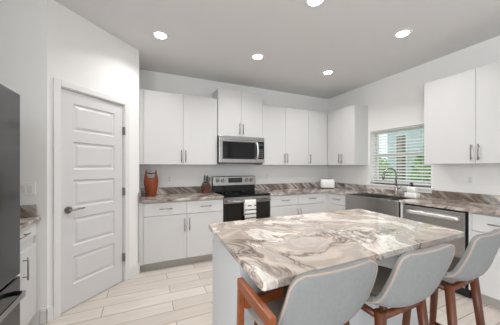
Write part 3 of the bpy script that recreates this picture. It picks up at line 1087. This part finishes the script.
it = MB().prism(rounded([P_fl, P_fr, P_br, P_bl]), CT - CTH, CT).build('island_countertop', M['stone'], None, bevel=.004)
tag(it, 'polished swirled cream and brown granite slab on the island', 'countertop')


# ------------------------------------------------------------------ stools
def spow(v, e):
    return math.copysign(abs(v) ** e, v)


def make_stool(label):
    t = thing('counter_stool', (0, 0, 0), label, 'stool', 'upholstered stools at the island')
    # one continuous upholstered shell: back, bend and seat, its sides curled forward
    prof = [(-.246, .969), (-.238, .914), (-.227, .86), (-.215, .81), (-.20, .755), (-.175, .712), (-.125, .687), (-.05, .678), (.03, .678), (.10, .681), (.145, .684)]
    halfw = [.200, .205, .210, .214, .221, .226, .224, .22, .213, .203, .19]
    curl = [.012, .017, .023, .031, .042, .052, .052, .042, .028, .014, .006]
    NV, NS = 44, 26

    def lerp(a, q):
        i = min(int(q), len(a) - 2)
        f = q - i
        g = lambda k: a[max(0, min(len(a) - 1, k))]
        p0, p1, p2, p3 = g(i - 1), g(i), g(i + 1), g(i + 2)
        return .5 * (2 * p1 + (p2 - p0) * f + (2 * p0 - 5 * p1 + 4 * p2 - p3) * f * f + (3 * p1 - p0 - 3 * p2 + p3) * f ** 3)
    lens = [0]
    cent = []
    for r_ in range(NV + 1):
        q = (len(prof) - 1) * (r_ / NV)
        cent.append((lerp([p[0] for p in prof], q), lerp([p[1] for p in prof], q), lerp(halfw, q), lerp(curl, q)))
    for c0, c1 in zip(cent, cent[1:]):
        lens.append(lens[-1] + math.hypot(c1[0] - c0[0], c1[1] - c0[1]))
    out_, in_ = [], []
    TH = .030
    for r_ in range(NV + 1):
        y, z, hw_, cu = cent[r_]
        c0, c1 = cent[max(0, r_ - 1)], cent[min(NV, r_ + 1)]
        ty_, tz_ = c1[0] - c0[0], c1[1] - c0[1]
        l_ = math.hypot(ty_, tz_)
        N = Vector((0, -tz_ / l_, ty_ / l_))
        if N.y < 0 and N.z < 0:
            N = -N
        rc = .05
        for e in (lens[r_], lens[-1] - lens[r_]):
            if e < rc:
                hw_ -= rc * (1 - math.sqrt(max(0, 1 - ((rc - e) / rc) ** 2)))
        ro, ri = [], []
        for k in range(NS + 1):
            u = -1 + 2 * k / NS
            p = Vector((hw_ * u, y, z)) + N * cu * abs(u) ** 2.4
            ro.append(p)
            ri.append(p + N * TH * (1 if abs(u) < .9 else .8) - Vector((.012 * u, 0, 0)))
        out_.append(ro)
        in_.append(ri)
    sh = MB()
    sh.loft(out_, closed=False)
    sh.loft(in_, closed=False)

    def border(g):
        return g[0][:] + [g[r_][-1] for r_ in range(1, NV)] + g[-1][::-1] + [g[r_][0] for r_ in range(NV - 1, 0, -1)]
    bo, bi = border(out_), border(in_)
    mid = [(p + q) / 2 + (p - Vector((0, -.02, .80))).normalized() * .006 for p, q in zip(bo, bi)]
    for A_, B_ in ((bo, mid), (mid, bi)):
        va = [sh.bm.verts.new(p) for p in A_]
        vb = [sh.bm.verts.new(p) for p in B_]
        nn = len(va)
        sh._fin([], [sh.bm.faces.new((va[i], va[(i + 1) % nn], vb[(i + 1) % nn], vb[i])) for i in range(nn)], True)
    bmesh.ops.remove_doubles(sh.bm, verts=sh.bm.verts, dist=.0004)
    sh.build('seat_shell', M['fabric'], t)
    pp = [p * .75 + q * .25 for p, q in zip(bo, mid)]
    pp.append(pp[0])
    MB().tube(pp, .0038, 8, cap=False).build('piping', M['piping'], t)
    # seat pan and cushion
    m = 44

    def se(ax, by, z, cy=.0, e=.62):
        return [(ax * spow(math.cos(2 * math.pi * k / m), e), cy + by * spow(math.sin(2 * math.pi * k / m), e), z) for k in range(m)]
    MB().loft([se(.160, .128, .709, .004), se(.178, .146, .714, .004), se(.182, .150, .732, .004), se(.165, .134, .748, .004), se(.11, .09, .753, .004)]).build('seat_cushion', M['seatfab_shaded'], t)
    # legs, rails, foot rest
    tops = [(-.15, .085), (.15, .085), (.15, -.105), (-.15, -.105)]
    feet = [(-.185, .135), (.185, .135), (.19, -.17), (-.19, -.17)]

    def at(i, z):
        q = (.68 - z) / .68
        return Vector((tops[i][0] + (feet[i][0] - tops[i][0]) * q, tops[i][1] + (feet[i][1] - tops[i][1]) * q, z))
    for i in range(4):
        a, b = at(i, .678), at(i, 0)
        rg_ = []
        for p, r_ in ((a, .021), (at(i, .35), .019), (b, .013)):
            rg_.append([(p.x + r_ * spow(math.cos(2 * math.pi * k / 16), .7), p.y + r_ * spow(math.sin(2 * math.pi * k / 16), .7), p.z) for k in range(16)])
        MB().loft(rg_).build('leg', M['walnut'], t)
    for i in range(4):
        j = (i + 1) % 4
        MB().tube([at(i, .652), at(j, .652)], .0165, 8).build('seat_rail', M['walnut'], t)
    for i in range(4):
        j = (i + 1) % 4
        zf = .24 if i != 0 else .2
        MB().tube([at(i, zf), at(j, zf)], .011, 8).build('footrest', M['walnut'], t)
    return t


stool_spots = [(.62, .835, R(0), 'grey upholstered stool nearest the camera, with a wooden arm frame at its left'),
               (1.112, .808, R(0), 'grey upholstered walnut-legged stool in the middle of the three'),
               (1.672, .815, R(3), 'grey upholstered walnut-legged stool at the right end of the island')]
first = make_stool(stool_spots[0][3])
for i, (x, y, rz, lab) in enumerate(stool_spots):
    o = first if i == 0 else copy_tree(first)
    o.location = (x, y, 0)
    o.rotation_euler = (0, 0, rz)
    o['label'] = lab
# the wooden arm frame of the nearest stool (post, sloping top rail, rear post, cross bar)
AX0, AX1 = .348, .374
arm = MB()


def bar(m, p, q, wy, x0=AX0, x1=AX1):
    p, q = Vector((0, *p)), Vector((0, *q))
    d = (q - p).normalized()
    nrm = Vector((0, -d.z, d.y)) * wy / 2
    m.loft([[Vector((x0, 0, 0)) + e + nrm, Vector((x1, 0, 0)) + e + nrm, Vector((x1, 0, 0)) + e - nrm, Vector((x0, 0, 0)) + e - nrm] for e in (p, q)], smooth=False)


def arm_part(p, q, wdt, name):
    m = MB()
    bar(m, p, q, wdt)
    return m.build(name, M['armwood'], first, bevel=.004)


arm_part((.878, .826), (.925, 0), .026, 'arm_post')
arm_part((.893, .845), (.618, .838), .042, 'arm_rail')
arm_part((.635, .818), (.585, 0), .03, 'arm_post')
MB().box(AX1, .56, .862, .890, .745, .785).build('arm_crossbar', M['armwood'], first, bevel=.003)
